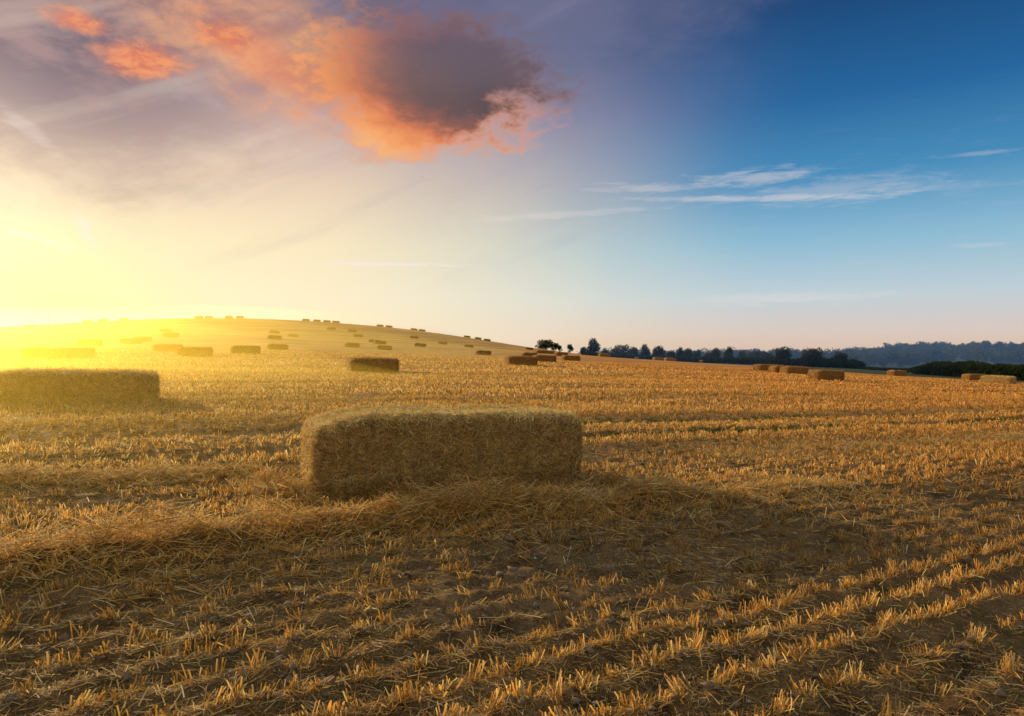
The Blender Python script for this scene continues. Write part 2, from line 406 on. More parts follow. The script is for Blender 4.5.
# ------------------------------------------------------------------ loose straw lying about
def build_litter():
    acc = Acc()
    def lay(x, y, up, L, W, az, col, tilt=.12):
        n = len(x)
        z = ground_h(x, y) + up
        D = unit(np.column_stack([np.cos(az), np.sin(az), rng.normal(0, tilt, n)]))
        b = np.column_stack([rng.normal(0, .03, (n, 2)), -rng.uniform(0, .02, n)])*(L/.25)[:, None]
        V, F, cc = ribbons(np.column_stack([x, y, z])-D*L[:, None]/2, D, L, W, b, col, seg=2, taper=.85,
                           side=np.column_stack([rng.normal(0, .4, (n, 2)), np.ones(n)]))
        acc.add(V, F, cc)
    def field(n, r0, r1, w, L0, L1, pw=1.0, lo=.6, hi=1.15):
        r = r0 + (r1-r0)*rng.uniform(size=n)**pw; a = np.radians(rng.uniform(-48, 48, n))
        x = r*np.sin(a); y = r*np.cos(a)
        k = (fbm(x*.7, y*.7, 51, 3) > rng.uniform(.25, .62, n)) & ~in_bales(x, y)
        x = x[k]; y = y[k]; m = len(x)
        lay(x, y, rng.uniform(.0, .02, m), rng.uniform(L0, L1, m), w*rng.uniform(.6, 1.3, m), rng.uniform(0, 6.28, m), straw_cols(m, lo, hi))
    field(120000, 1.2, 10, .0032, .015, .09, 1.0, .5, 1.25)
    field(24000, 1.2, 11, .0050, .05, .2, 1.0, .6, 1.3)
    field(36000, 8, 26, .009, .08, .3, .8)
    field(16000, 20, 60, .03, .15, .6, .8)
    def ridge(Lp, n, sd, hmax, t0=0, t1=None, lo=.65, hi=1.3, Lm=(.08, .34)):
        Lp = np.array(Lp); t1 = t1 or len(Lp)-1.001
        t = rng.uniform(t0, t1, n); i = t.astype(int); f = (t-i)[:, None]
        p = Lp[i]*(1-f)+Lp[i+1]*f; d = unit(Lp[i+1]-Lp[i])
        lump = .25+1.5*vnoise(t*3.3, t*0, 91)
        off = rng.normal(0, sd, n)*lump
        x = p[:, 0]-d[:, 1]*off; y = p[:, 1]+d[:, 0]*off
        k = ~in_bales(x, y, -.02); x = x[k]; y = y[k]; off = off[k]; d = d[k]; lump = lump[k]; m = len(x)
        up = rng.uniform(0, 1, m)**.8*hmax*np.exp(-(off/sd/1.1)**2)*lump
        az = np.arctan2(d[:, 1], d[:, 0]) + rng.normal(0, .75, m)
        lay(x, y, up, rng.uniform(*Lm, m), .0056*rng.uniform(.6, 1.35, m), az, straw_cols(m, lo, hi), .42)
    ridge(RIDGE, 17000, .22, .19, t1=7.3); ridge(RIDGE, 2500, .3, .06, t0=7)
    ridge(RIDGE, 9000, .6, .05)
    ridge(RIDGE2, 9000, .35, .07)
    ridge([(-2.6, 7.0), (-1.6, 7.25), (-.2, 7.85), (1.4, 8.5)], 8000, .16, .16, lo=.5, hi=1.0)
    ridge([(-2.9, 7.9), (-2.5, 7.2), (-2.0, 6.7)], 3500, .15, .18)
    # wisps behind the bales
    ridge([(-9.5, 11.5), (-6, 13.2), (-3, 15), (1, 17.2)], 6000, .5, .07)
    ridge([(3, 10.6), (8, 13.5), (14, 17.3)], 7000, .4, .06)
    # tall curled pieces sticking out of the ridge
    o = link('loose_straw', acc.mesh('loose_straw'), mats=[M_LOOSE])
    tag(o, 'loose straw strewn over the ground and heaped in a low ridge before the big bale', 'straw', kind='stuff')
build_litter()

# ------------------------------------------------------------------ clods, flints and seedlings
def build_clods():
    bm = bmesh.new(); bmesh.ops.create_icosphere(bm, subdivisions=1, radius=1)
    V0 = np.array([v.co[:] for v in bm.verts]); F0 = np.array([[v.index for v in f.verts] for f in bm.faces]); bm.free()
    for name, mtl, n, s0, s1, lab, cat, seed in (
            ('soil_clods', M_CLOD, 11000, .004, .028, 'dry crumbled soil clods between the stubble rows', 'soil clods', 61),
            ('flint_chips', M_FLINT, 700, .004, .014, 'small pale stones scattered on the bare soil', 'stones', 71)):
        r = rng.uniform(1.3, 10, n); a = np.radians(rng.uniform(-46, 46, n))
        x = r*np.sin(a); y = r*np.cos(a)
        k = (fbm(x*1.1, y*1.1, seed, 3) > rng.uniform(.35, .6, n)) & ~in_bales(x, y); x = x[k]; y = y[k]; m = len(x)
        s = s0+(s1-s0)*rng.uniform(size=m)**3
        V = V0[None]*(1+.35*rng.normal(size=(m, len(V0), 1)))*s[:, None, None]*np.array([1.2, 1, .7])
        V = V + np.column_stack([x, y, ground_h(x, y)+s*.2])[:, None]
        F = (F0[None]+(np.arange(m)*len(V0))[:, None, None]).reshape(-1, 3)
        o = link(name, np_mesh(name, V.reshape(-1, 3), F), mats=[mtl]); tag(o, lab, cat, kind='stuff')
    n = 1500
    r = rng.uniform(1.5, 9, n); a = np.radians(rng.uniform(-44, 46, n)); x = r*np.sin(a); y = r*np.cos(a)
    k = fbm(x*.8, y*.8, 88, 3) > rng.uniform(.5, .68, n); x = x[k]; y = y[k]
    pp = rng.uniform(4, 38, 5200); qq = rng.choice([10.4, 12.6], 5200, p=[.7, .3])+rng.normal(0, .2, 5200)
    xx = pp*math.cos(ROW)-qq*math.sin(ROW); yy = pp*math.sin(ROW)+qq*math.cos(ROW)
    kk = (fbm(pp*.5, qq, 97, 3) > rng.uniform(.3, .6, 5200)) & ~in_bales(xx, yy)
    big = np.concatenate([np.ones(len(x)), np.full(kk.sum(), 3.0)]); x = np.concatenate([x, xx[kk]]); y = np.concatenate([y, yy[kk]])
    idx = np.repeat(np.arange(len(x)), 6); m = len(idx)
    px = x[idx]+rng.normal(0, .015, m); py = y[idx]+rng.normal(0, .015, m)
    D = unit(np.column_stack([rng.normal(0, .9, (m, 2)), np.ones(m)]))
    V, F, cc = ribbons(np.column_stack([px, py, ground_h(px, py)]), D, rng.uniform(.012, .045, m)*(.4+.6*big[idx]), rng.uniform(.004, .009, m)*big[idx],
                       np.zeros((m, 3)), rng.uniform(0, 1, (m, 1))*np.ones((1, 3)), seg=1, taper=.4)
    o = link('seedlings', np_mesh('seedlings', V, F, cc), mats=[M_WEED])
    tag(o, 'tiny green volunteer seedlings growing between stubble rows', 'seedlings', kind='stuff')
build_clods()

# ------------------------------------------------------------------ bales
def bale_mesh(name, L, W, H, cuts, nstraw, sw, seed, sl=(.05, .18), jit=.45, far=False):
    bm = bmesh.new(); bmesh.ops.create_cube(bm, size=1)
    bmesh.ops.subdivide_edges(bm, edges=bm.edges[:], cuts=cuts, use_grid_fill=True)
    V = np.array([v.co[:] for v in bm.verts])*2
    F = np.array([[v.index for v in f.verts] for f in bm.faces]); bm.free()
    half = np.array([L, W, H])/2
    # box -> box with rounded edges: clamp to the inner box, then push out by the radius
    rad = .10
    def shape(Q):
        Pq = Q*half
        inner = np.clip(Pq, -(half-rad), half-rad)
        d = Pq-inner; ln = np.maximum(np.linalg.norm(d, axis=1, keepdims=True), 1e-6)
        nrm = d/ln
        out = inner + nrm*rad
        u, v, w = Q.T
        # slight barrel of the sides, sagging crown at the ends, bulging tied ends
        out[:, 1] += np.sign(v)*.03*(1-u*u)*(1-w*w)*(abs(v) > .9)
        out[:, 0] += np.sign(u)*.07*(1-w*w*.8)*(1-v*v*.6)*(abs(u) > .9)
        out[:, 2] -= (.05*abs(u)**6 + .09*np.exp(-((u+1)/.20)**2))*(w+1)/2
        # six strings squeeze shallow grooves round the bale (over top and ends)
        g = sum(np.exp(-((v-c)/.035)**2) for c in (-.8, -.48, -.16, .16, .48, .8))
        out -= nrm*(.010*g*((abs(w) > .9) | (abs(u) > .9)))[:, None]
        a = out[:, 0]*3+seed; b = out[:, 2]*3+out[:, 1]*2.3
        n = (fbm(a, b, seed, 3)-.5)*.05 + (fbm(a*7, b*7, seed+3, 3)-.5)*.03
        # pressed charges: faint vertical layers along the length
        n = n + .006*np.sin(out[:, 0]*2*math.pi/.17 + 2*vnoise(out[:, 2]*2, out[:, 0], seed))
        return out + nrm*n[:, None], nrm
    Vb, _ = shape(V)
    Vb[:, 2] += H/2
    acc = Acc(); acc.add(Vb, F, np.ones(3)*.5, 0)
    # straws on every face but the underside
    areas = np.array([W*H, W*H, L*H, L*H, L*W*1.1]); pr = areas/areas.sum()
    f = rng.choice(5, nstraw, p=pr); q = rng.uniform(-1, 1, (nstraw, 3))
    q[f == 0, 0] = -1; q[f == 1, 0] = 1; q[f == 2, 1] = -1; q[f == 3, 1] = 1; q[f == 4, 2] = 1
    Pp, nr = shape(q); Pp[:, 2] += H/2
    t = rng.normal(size=(nstraw, 3)); t[:, 0] *= 1.1
    t -= nr*(t*nr).sum(1, keepdims=True); t = unit(t)
    lift = np.abs(rng.normal(0, .35*jit, nstraw)); wild = rng.uniform(size=nstraw) < .09*jit*(1+3*(q[:, 0] < -.9)); lift[wild] += rng.uniform(.3, 1.3, wild.sum())
    edge = (np.abs(q) > .9).sum(1) > 1; lift[edge] += .15
    D = unit(t+nr*lift[:, None])
    Ln = rng.uniform(*sl, nstraw); Ln[wild] *= .8
    colr = straw_cols(nstraw, .5, 1.3); top = (f == 4) | (q[:, 2] > .93); colr[top] *= 1.55; colr[(f == 0) & ~top] *= 1.25; colr[(f == 2) & ~top] *= .8; colr = np.minimum(colr, .95)  # sunlight painted into top and left-end straws, shade into the front
    V2, F2, c2 = ribbons(Pp-D*(Ln*.15)[:, None]+nr*.002, D, Ln, sw*rng.uniform(.6, 1.4, nstraw), -nr*(Ln*.12)[:, None]+rng.normal(0, .006, (nstraw, 3)),
                         colr, seg=2, side=nr+rng.normal(0, jit, (nstraw, 3)))
    # side=nr gives ribbons lying flat in the surface
    zmin = .012; V2[:, 2] = np.maximum(V2[:, 2], zmin)
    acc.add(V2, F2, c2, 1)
    me = acc.mesh(name)
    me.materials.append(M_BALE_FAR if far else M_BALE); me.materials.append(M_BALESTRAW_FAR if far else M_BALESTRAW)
    return me
def seat_z(x, y, a, L):   # heights under both ends -> centre height and pitch
    ca, sa = math.cos(a), math.sin(a)
    z0 = float(base_h(np.array([x-ca*L/2]), np.array([y-sa*L/2]))[0]); z1 = float(base_h(np.array([x+ca*L/2]), np.array([y+sa*L/2]))[0])
    return (z0+z1)/2, math.atan2(z1-z0, L)
def place(o, x, y, a, L=BL, sink=.03):
    z, pitch = seat_z(x, y, a, L)
    o.location = (x, y, z-sink); o.rotation_euler = (0, -pitch, a)
GRP = 'rectangular straw bales left on the stubble field'
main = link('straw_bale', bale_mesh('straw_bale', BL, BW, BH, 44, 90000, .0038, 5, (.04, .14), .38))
place(main, mc[0], mc[1], A0)
tag(main, 'largest nearest straw bale with rounded left end, loose straw heaped at its foot', 'straw bale', GRP)
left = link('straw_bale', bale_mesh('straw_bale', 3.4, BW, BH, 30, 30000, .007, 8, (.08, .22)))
place(left, -10.55, 16.5, R(27), 3.4, .16)
tag(left, 'big straw bale in the sun glow, cut by the left picture edge', 'straw bale', GRP)
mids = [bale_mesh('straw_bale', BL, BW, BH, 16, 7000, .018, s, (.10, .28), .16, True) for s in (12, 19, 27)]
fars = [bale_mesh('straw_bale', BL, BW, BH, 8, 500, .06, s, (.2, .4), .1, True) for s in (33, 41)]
# bearing (px), distance, heading deg, label
B = [
 (373, 45, 25, 'dark bale alone on the flat ground right behind the big near bale'),
 (195, 68, 27, 'right and nearer of two overlapping bales at the foot of the hill'),
 (168, 82, 27, 'left and farther of two overlapping bales at the foot of the hill'),
 (245.5, 80, 26, 'single bale right of the overlapping pair at the hill foot'),
 (46, 58, 24, 'pale bale lost in the sun glow behind the left-edge bale'),
 (73, 59.5, 60, 'end-on bale touching the glow-lit bale behind the left-edge bale'),
 (521, 70, 24, 'near bale with a bright left end, in front of the middle cluster'),
 (544, 92, 28, 'bale partly hidden behind the right side of the bright-ended middle bale'),
 (570.5, 116, 24, 'rightmost bale of the middle cluster, with an orange lit end'),
 (529, 140, 30, 'reddish bale just above the bright-ended middle bale'),
 (541, 185, 30, 'left of two small bales at the back of the middle cluster'),
 (549, 192, 24, 'right of two small bales at the back of the middle cluster'),
 (561, 160, 28, 'flat looking bale above the rightmost bale of the middle cluster'),
 (483, 140, 27, 'bale on the lower hill slope left of the middle cluster'),
 (604, 185, 25, 'small bale below the gap between the dark crowned trees'),
 (658.5, 190, 20, 'left of a touching pair of bales before the far hedge'),
 (670, 186, 20, 'right of a touching pair of bales before the far hedge'),
 (702, 235, 60, 'tiny bale alone close to the far hedge'),
 (637.5, 260, 60, 'tiny bale near the field edge below the tree line'),
 (826, 61, 24, 'nearest bale on the right with two lit orange segments at its end'),
 (783, 80, 18, 'end-lit bale tucked against the left of a darker right-hand bale'),
 (794, 78, 24, 'darker bale right of an end-lit one, second of the right-hand row'),
 (764, 94, 30, 'farthest dark bale in the right-hand row of bales'),
 (772, 97, 22, 'bale just behind the farthest dark bale of the right-hand row'),
 (897, 112, 24, 'low reddish bale before the gap between the two dark hedges'),
 (974, 92, 20, 'dull shaded bale left of the orange bale at the right edge'),
 (998, 77, -66, 'glowing orange bale at the right edge of the field'),
 (277.5, 112, 26, 'lowest of three bales stacked up the slope left of centre'),
 (274.5, 165, 27, 'middle of three bales one above another on the slope'),
 (274.5, 225, 27, 'highest of three bales one above another on the slope'),
 (293, 212, 27, 'bale right of the upper two in the slope column'),
 (171, 150, 27, 'lower of two bales one above the other on the glowing slope'),
 (166, 195, 27, 'upper of two bales one above the other on the glowing slope'),
 (131, 118, 25, 'left of two overlapping bales on the yellow glowing slope'),
 (142, 126, 25, 'right of two overlapping bales on the yellow glowing slope'),
 (90, 106, 25, 'bale in the yellow glow between the hill foot and the left crest'),
 (352, 150, 24, 'bale on the lower slope straight above the lone dark bale'),
 (384, 146, 24, 'lowest of the bale cluster on the middle slope'),
 (380, 185, 24, 'second lowest bale of the middle slope cluster'),
 (374, 205, 24, 'upper bale of the middle slope cluster'),
 (358, 240, 22, 'right of a close pair high on the middle slope'),
 (352, 262, 22, 'left of a close pair high on the middle slope'),
 (331, 262, 24, 'bale just below the crest left of the middle slope'),
 (420, 186, 22, 'bale alone on the grey slope right of the middle cluster'),
 (414, 262, 22, 'smaller bale above the lone one on the grey slope'),
 (442.5, 245, 22, 'small bale midway along the descending grey slope'),
 (468.5, 238, 20, 'small dark bale low on the descending end of the slope'),
 (529, 285, 22, 'small dark bale at the foot of the hill left of the dark crowned trees'),
]
CREST = [(30, 268), (88, 276), (103, 278), (124, 282), (199, 296), (209, 298), (229, 302), (240, 303), (306, 316), (317, 318),
         (327, 320), (336, 318), (380, 330), (389, 331), (414, 335), (422, 335), (467, 334), (478, 330), (487, 322)]
CL = ['bale on the crest farthest left beside the thin pole', 'first of three bales on the left crest right of the pole',
      'second of three bales on the left crest right of the pole', 'third of three bales on the left crest right of the pole',
      'first of four crest bales near the top of the hill', 'second of four crest bales near the top of the hill',
      'third of four crest bales near the top of the hill', 'last of four crest bales near the top of the hill',
      'crest bale leading the group of four just right of the hilltop', 'second bale in the group of four right of the hilltop',
      'third bale in the group of four right of the hilltop', 'last bale in the group of four right of the hilltop',
      'left bale of a pair on the gently falling crest', 'right bale of a pair on the gently falling crest',
      'left bale of a close pair midway down the crest line', 'right bale of a close pair midway down the crest line',
      'first of three bales at the low right end of the crest', 'middle of three bales at the low right end of the crest',
      'last of three bales at the low right end of the crest']
for (px, r), l in zip(CREST, CL): B.append((px, r, random.uniform(15, 35), l))
bright = bale_mesh('straw_bale', BL, BW, BH, 16, 7000, .018, 52, (.10, .28), .16)  # straw without the far tint, so this bale looks sunlit
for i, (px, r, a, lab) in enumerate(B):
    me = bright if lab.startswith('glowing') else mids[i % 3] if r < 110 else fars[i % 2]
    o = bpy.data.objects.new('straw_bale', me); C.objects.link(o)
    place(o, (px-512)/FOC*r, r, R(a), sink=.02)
    tag(o, lab, 'straw bale', GRP)

# ------------------------------------------------------------------ thin pole on the crest
def cyl(x, y, z0, z1, r0, r1, n=8):
    a = np.arange(n)*2*math.pi/n
    V = np.concatenate([np.column_stack([x+r0*np.cos(a), y+r0*np.sin(a), np.full(n, z0)]), np.column_stack([x+r1*np.cos(a), y+r1*np.sin(a), np.full(n, z1)])])
    i = np.arange(n); F = np.stack([i, (i+1) % n, (i+1) % n+n, i+n], -1)
    return V, F
def build_pole():
    x, y = (49-512)/FOC*285, 285
    z = float(base_h(np.array([x]), np.array([y]))[0])
    V, F = cyl(0, 0, -.4, 5.6, .11, .07)
    o = link('pole', np_mesh('pole', V, F), mats=[M_POLE]); o.location = (x, y, z)
    V, F = cyl(0, 0, 4.9, 4.98, .5, .5, 6)
    tag(o, 'thin upright pole on the far left crest of the hill', 'pole')
build_pole()

# ------------------------------------------------------------------ trees and hedges
def crown_quads(nleaf, rx, rz, cz, seed, lobes=9, size=.3, low=.15):
    rs = np.random.default_rng(seed)
    cen = []
    for k in range(lobes):
        a = rs.uniform(0, 2*math.pi); rr = rs.uniform(.15, .68); h = rs.uniform(-.75, .8)
        cen.append((rx*rr*math.cos(a)*(1-.35*max(h, 0)), rx*rr*math.sin(a)*(1-.35*max(h, 0)), cz+rz*h*.75, rs.uniform(.3, .52)))
    cen.append((0, 0, cz+rz*.1, .6)); cen = np.array(cen)
    w = cen[:, 3]**2; k = rs.choice(len(cen), nleaf, p=w/w.sum())
    d = rs.normal(size=(nleaf, 3)); d /= np.linalg.norm(d, axis=1, keepdims=True)
    rad = rs.uniform(.35, 1.08, nleaf)**.6
    Pq = cen[k, :3] + d*rad[:, None]*cen[k, 3:4]*np.array([rx, rx, rz*.95])
    keep = (fbm(Pq[:, 0]*1.1+seed, Pq[:, 2]*1.1+Pq[:, 1]*.8, seed, 2) > .36) & (Pq[:, 2] > cz-rz*1.0)
    Pq = Pq[keep]; d = d[keep]; rad = rad[keep]; n = len(Pq)
    u = rs.normal(size=(n, 3)); u = unit(u); v = unit(np.cross(u, rs.normal(size=(n, 3))))
    s = size*rs.uniform(.5, 1.3, n)[:, None]
    V = np.stack([Pq-u*s, Pq-v*s*.6, Pq+u*s, Pq+v*s*.6], 1).reshape(-1, 3)
    F = np.arange(n*4).reshape(-1, 4)
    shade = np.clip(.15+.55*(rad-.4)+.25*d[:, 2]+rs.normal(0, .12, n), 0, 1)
    return V, F, np.repeat(shade, 4)[:, None]*np.ones((1, 3))
def limb(p0, p1, r0, r1, n=7):
    p0 = np.array(p0, float); p1 = np.array(p1, float); d = (p1-p0)/np.linalg.norm(p1-p0)
    a = np.cross(d, [1, .3, 0]); a /= np.linalg.norm(a); b = np.cross(d, a)
    t = np.arange(n)*2*math.pi/n
    ring = np.cos(t)[:, None]*a+np.sin(t)[:, None]*b
    V = np.concatenate([p0+ring*r0, p1+ring*r1]); i = np.arange(n)
    return V, np.stack([i, (i+1) % n, (i+1) % n+n, i+n], -1)
def tree_meshes(seed, H, rx, nleaf=2600, size=.3, trunk=.22):
    rs = np.random.default_rng(seed)
    rz = H*(1-trunk)/2; cz = H*trunk+rz
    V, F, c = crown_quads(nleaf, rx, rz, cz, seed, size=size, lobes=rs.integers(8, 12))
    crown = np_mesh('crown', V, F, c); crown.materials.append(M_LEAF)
    acc = Acc()
    z = 0; p = np.array([0, 0, -.3]); r = H*.035
    for k in range(4):
        q = p + np.array([rs.normal(0, .12), rs.normal(0, .12), H*.17]); V, F = limb(p, q, r, r*.78); acc.add(V, F, np.ones(3)*.5)
        if k >= 1:
            for j in range(3):
                a = rs.uniform(0, 6.28); e = q+np.array([math.cos(a)*rx*.6, math.sin(a)*rx*.6, H*.18]); V, F = limb(q, e, r*.5, r*.12); acc.add(V, F, np.ones(3)*.5)
        p = q; r *= .78
    trunk_me = acc.mesh('trunk'); trunk_me.materials.append(M_BARK)
    return crown, trunk_me
TM = [tree_meshes(100, 9, 4.6, 3600, .3, -.12), tree_meshes(103, 9, 3.4, 3600, .3, -.08), tree_meshes(107, 9, 5.6, 4200, .3, -.12), tree_meshes(111, 9, 2.6, 2600, .3, -.05), tree_meshes(119, 9, 4.2, 3600, .3, -.15)]
TG = 'trees along the far field boundary'
def tree(px, r, top, wide, lab, v=0, base=None):
    """top: bearing height in px above eye level of the crown's top, wide: px width"""
    x = (px-512)/FOC*r; z = float(base_h(np.array([x]), np.array([r]))[0])
    H = EYE+(top*.93)/FOC*r-z
    w = wide/FOC*r
    cr, tr = TM[v]; rx = (4.6, 3.4, 5.6, 2.6, 4.2)[v]
    e = bpy.data.objects.new('tree', None); C.objects.link(e); e.location = (x, r, z)
    e.rotation_euler = (0, 0, random.uniform(0, 6.28)); sx = 1.45*w/(2*rx)
    e.scale = (sx, sx, H/9)
    for nm, me in (('crown', cr), ('trunk', tr)):
        o = bpy.data.objects.new(nm, me); C.objects.link(o); o.parent = e
    tag(e, lab, 'tree', TG)
    return e
T = [
 (545, 345, 15.5, 16, 'widest round tree just beyond the right foot of the hill', 2), (553.5, 350, 11, 9, 'lower tree leaning on the wide round tree at the hill foot', 0),
 (559.5, 352, 8, 4.5, 'slim bush right of the wide round tree', 3),
 (570, 350, 9.5, 6.5, 'small pointed tree alone between the two biggest crowns', 3), (583.5, 350, 6.5, 8, 'low bushy tree left of the tall pointed tree', 0),
 (594, 330, 16, 13, 'tall pointed dark tree right of the low bush', 1), (605, 340, 4.5, 7, 'low scrubby tree right of the tall pointed one', 4),
 (621, 300, 10.5, 15, 'broad domed tree first in the long hedge row', 2), (633.5, 300, 7, 9, 'lower companion tree of the broad domed tree', 0),
 (645.5, 285, 9.5, 9.5, 'round tree standing clear in the hedge row', 1), (660.5, 275, 8, 13, 'domed tree right of the clear round tree', 0),
 (671, 290, 4, 10, 'low tree filling the row after the domed one', 4), (681, 275, 6.5, 8, 'left of a merged clump of hedge row trees', 1),
 (689, 272, 5.5, 9, 'middle of a merged clump of hedge row trees', 0), (697, 270, 4.5, 9, 'right of a merged clump of hedge row trees', 2),
 (708, 262, 2.5, 8, 'low tree between the clump and the thin crowned tree', 4), (715, 255, 6, 11, 'loose thin crowned tree in the hedge row', 0),
 (728.5, 250, 6.8, 9, 'dark compact tree right of the thin crowned tree', 1), (743, 300, 5.5, 8, 'left end tree of the blue grey distant row', 4),
 (754, 310, 5.0, 14, 'broad tree in the blue grey distant row', 2), (768, 310, 4.2, 13, 'last tree of the blue grey distant row', 4),
 (784.5, 205, 7.5, 14.5, 'rusty tinged tree left of the widest hedge tree', 0), (812, 200, 8.2, 19, 'widest rusty tree standing in the right hedge', 2),
 (840, 196, 1.8, 14, 'low dark tree at the right end of the hedge', 0),
]
for t in T: tree(t[0], t[1], t[2], t[3], t[4], t[5])

def hedge(pts, wid, hgt, n, lab, size=.28, seed=5, mtl=None):
    """pts: [(px, r, top px or None)]"""
    rs = np.random.default_rng(seed)
    XY = np.array([((p[0]-512)/FOC*p[1], p[1]) for p in pts]); hs = np.array([p[2] for p in pts], float)
    t = rs.uniform(0, len(pts)-1.001, n); i = t.astype(int); f = t-i
    c = XY[i]*(1-f[:, None])+XY[i+1]*f[:, None]; h = hs[i]*(1-f)+hs[i+1]*f
    d = unit(XY[i+1]-XY[i]); off = rs.normal(0, wid*.35, n)
    x = c[:, 0]-d[:, 1]*off; y = c[:, 1]+d[:, 0]*off
    h = h*(.72+.5*fbm(x*.25, y*.25, seed, 3))*(1-.25*np.clip(abs(off)/wid, 0, 1))
    z = base_h(x, y)+rs.uniform(0, 1, n)**.7*h
    Pq = np.column_stack([x, y, z])
    u = unit(rs.normal(size=(n, 3))); v = unit(np.cross(u, rs.normal(size=(n, 3)))); s = size*rs.uniform(.6, 1.4, n)[:, None]
    V = np.stack([Pq-u*s, Pq-v*s*.6, Pq+u*s, Pq+v*s*.6], 1).reshape(-1, 3)
    o0 = np.array([c[:, 0].mean(), c[:, 1].mean(), z.min()])
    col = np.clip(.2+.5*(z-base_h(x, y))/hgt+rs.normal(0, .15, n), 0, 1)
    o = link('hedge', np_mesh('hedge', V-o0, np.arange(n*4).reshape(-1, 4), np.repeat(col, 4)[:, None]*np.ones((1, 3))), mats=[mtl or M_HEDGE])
    o.location = o0
    tag(o, lab, 'hedge', 'hedges at the field boundary')
hedge([(585, 300, 1.6), (600, 290, 1.5), (640, 262, 1.8), (680, 244, 2.0), (720, 232, 2.2), (770, 220, 2.4), (785, 213, 2.4)], 4, 2.4, 24000, 'long low hedge under the row of far trees')
hedge([(783, 205, 2.2), (820, 198, 2.6), (852, 192, 3.0), (862, 190, 2.4)], 3, 3.0, 9000, 'dark hedge below the rusty trees, ending in a step')
hedge([(862, 188, .7), (890, 178, .8), (925, 168, 1.1)], 2.2, 1.2, 4000, 'very low scrubby hedge joining the two darker hedges', seed=9)
hedge([(920, 160, 1.6), (935, 156, 3.4), (965, 150, 3.6), (1000, 140, 3.6), (1060, 128, 3.8), (1150, 112, 4)], 4, 3.8, 16000, 'tall dark hedge at the right edge before the misty wood', seed=13)

def wood(n, pxr, rr, hr, name, lab, seed, size=.8, per=420):
    rs = np.random.default_rng(seed); acc = Acc()
    for k in range(n):
        px = rs.uniform(*pxr); r = rs.uniform(*rr); x = (px-512)/FOC*r
        z = float(base_h(np.array([x]), np.array([r]))[0]); H = rs.uniform(*hr)
        V, F, c = crown_quads(per, H*.48, H*.45, H*.52, int(rs.integers(1e6)), lobes=6, size=size)
        acc.add(V+np.array([x, r, z]), F, np.clip(c+rs.normal(0, .2), 0, 1))
    o = link(name, acc.mesh(name), mats=[M_LEAF]); tag(o, lab, 'wood', kind='stuff')
wood(430, (842, 1180), (500, 860), (10, 16), 'woodland', 'misty dark wooded rise along the right horizon', 3)
wood(130, (600, 850), (560, 720), (12, 18), 'distant_wood', 'faint blue distant woods behind the hedge row trees', 4)

# ------------------------------------------------------------------ haze: low morning air lit by the sun
def haze_box(name, x0, x1, y0, y1, z0, z1, dens, g, col, lab):
    V = np.array([[x, y, z] for x in (x0, x1) for y in (y0, y1) for z in (z0, z1)], float)
    F = np.array([[0, 1, 3, 2], [4, 6, 7, 5], [0, 4, 5, 1], [2, 3, 7, 6], [0, 2, 6, 4], [1, 5, 7, 3]])
    m, nt, out = mat(name)
    s = N(nt, 'ShaderNodeVolumeScatter'); s.inputs['Color'].default_value = (*col, 1)
    s.inputs['Density'].default_value = dens; s.inputs['Anisotropy'].default_value = g
    nt.links.new(s.outputs[0], out.inputs['Volume'])
    o = link(name, np_mesh(name, V, F), mats=[m]); tag(o, lab, 'haze', kind='stuff')
def haze_blanket(name, xs, ys, hf, dens, g, lab):
    X, Y = np.meshgrid(xs, ys); nx, ny = len(xs), len(ys)
    Z = base_h(X, Y)+.03+hf(X, Y)
    top = np.stack([X, Y, Z], -1).reshape(-1, 3); bot = top.copy(); bot[:, 2] -= 12
    i, j = np.meshgrid(np.arange(ny-1), np.arange(nx-1), indexing='ij'); a = (i*nx+j).ravel()
    Ft = np.stack([a, a+1, a+nx+1, a+nx], -1); Fb = Ft[:, ::-1]+nx*ny
    ring = np.concatenate([np.arange(nx), np.arange(1, ny)*nx+nx-1, (ny-1)*nx+np.arange(nx-2, -1, -1), np.arange(ny-2, 0, -1)*nx])
    nxt = np.roll(ring, -1); Fs = np.stack([nxt, ring, ring+nx*ny, nxt+nx*ny], -1)
    m, nt, out = mat(name)
    s = N(nt, 'ShaderNodeVolumeScatter'); s.inputs['Color'].default_value = (1.0, .76, .10, 1)
    s.inputs['Density'].default_value = dens; s.inputs['Anisotropy'].default_value = g
    nt.links.new(s.outputs[0], out.inputs['Volume'])
    o = link(name, np_mesh(name, np.vstack([top, bot]), np.vstack([Ft, Fb, Fs])), mats=[m])
    tag(o, lab, 'haze', kind='stuff')
haze_blanket('haze', np.concatenate([np.linspace(-900, -420, 7), np.arange(-400, -100, 12.0), np.arange(-96, 19, 6.0)]), np.arange(-40, 620, 12.0),
             lambda X, Y: 5.5*(1-sstep(-90, 18, X)), .0046, .74, 'warm hazy morning air glowing over the left of the field')
haze_blanket('flare_glow', np.arange(-90, -.5, 1.5), np.arange(3, 46, 1.5),  # added scattering patch that gives the left bale a flare-like glow
             lambda X, Y: 2.7*(1-sstep(-15, -1.5, X))*sstep(3, 10, Y)*(1-sstep(26, 44, Y))*sstep(-90, -70, X), .012, .76,
             'added golden haze standing in for flare glow around the bale at the left picture edge')
haze_box('mist', 24, 890, 130, 1050, -39, 16.0, .0008, .1, (.12, .30, .85), 'thin blue air and mist before the right-hand hedges and wood')

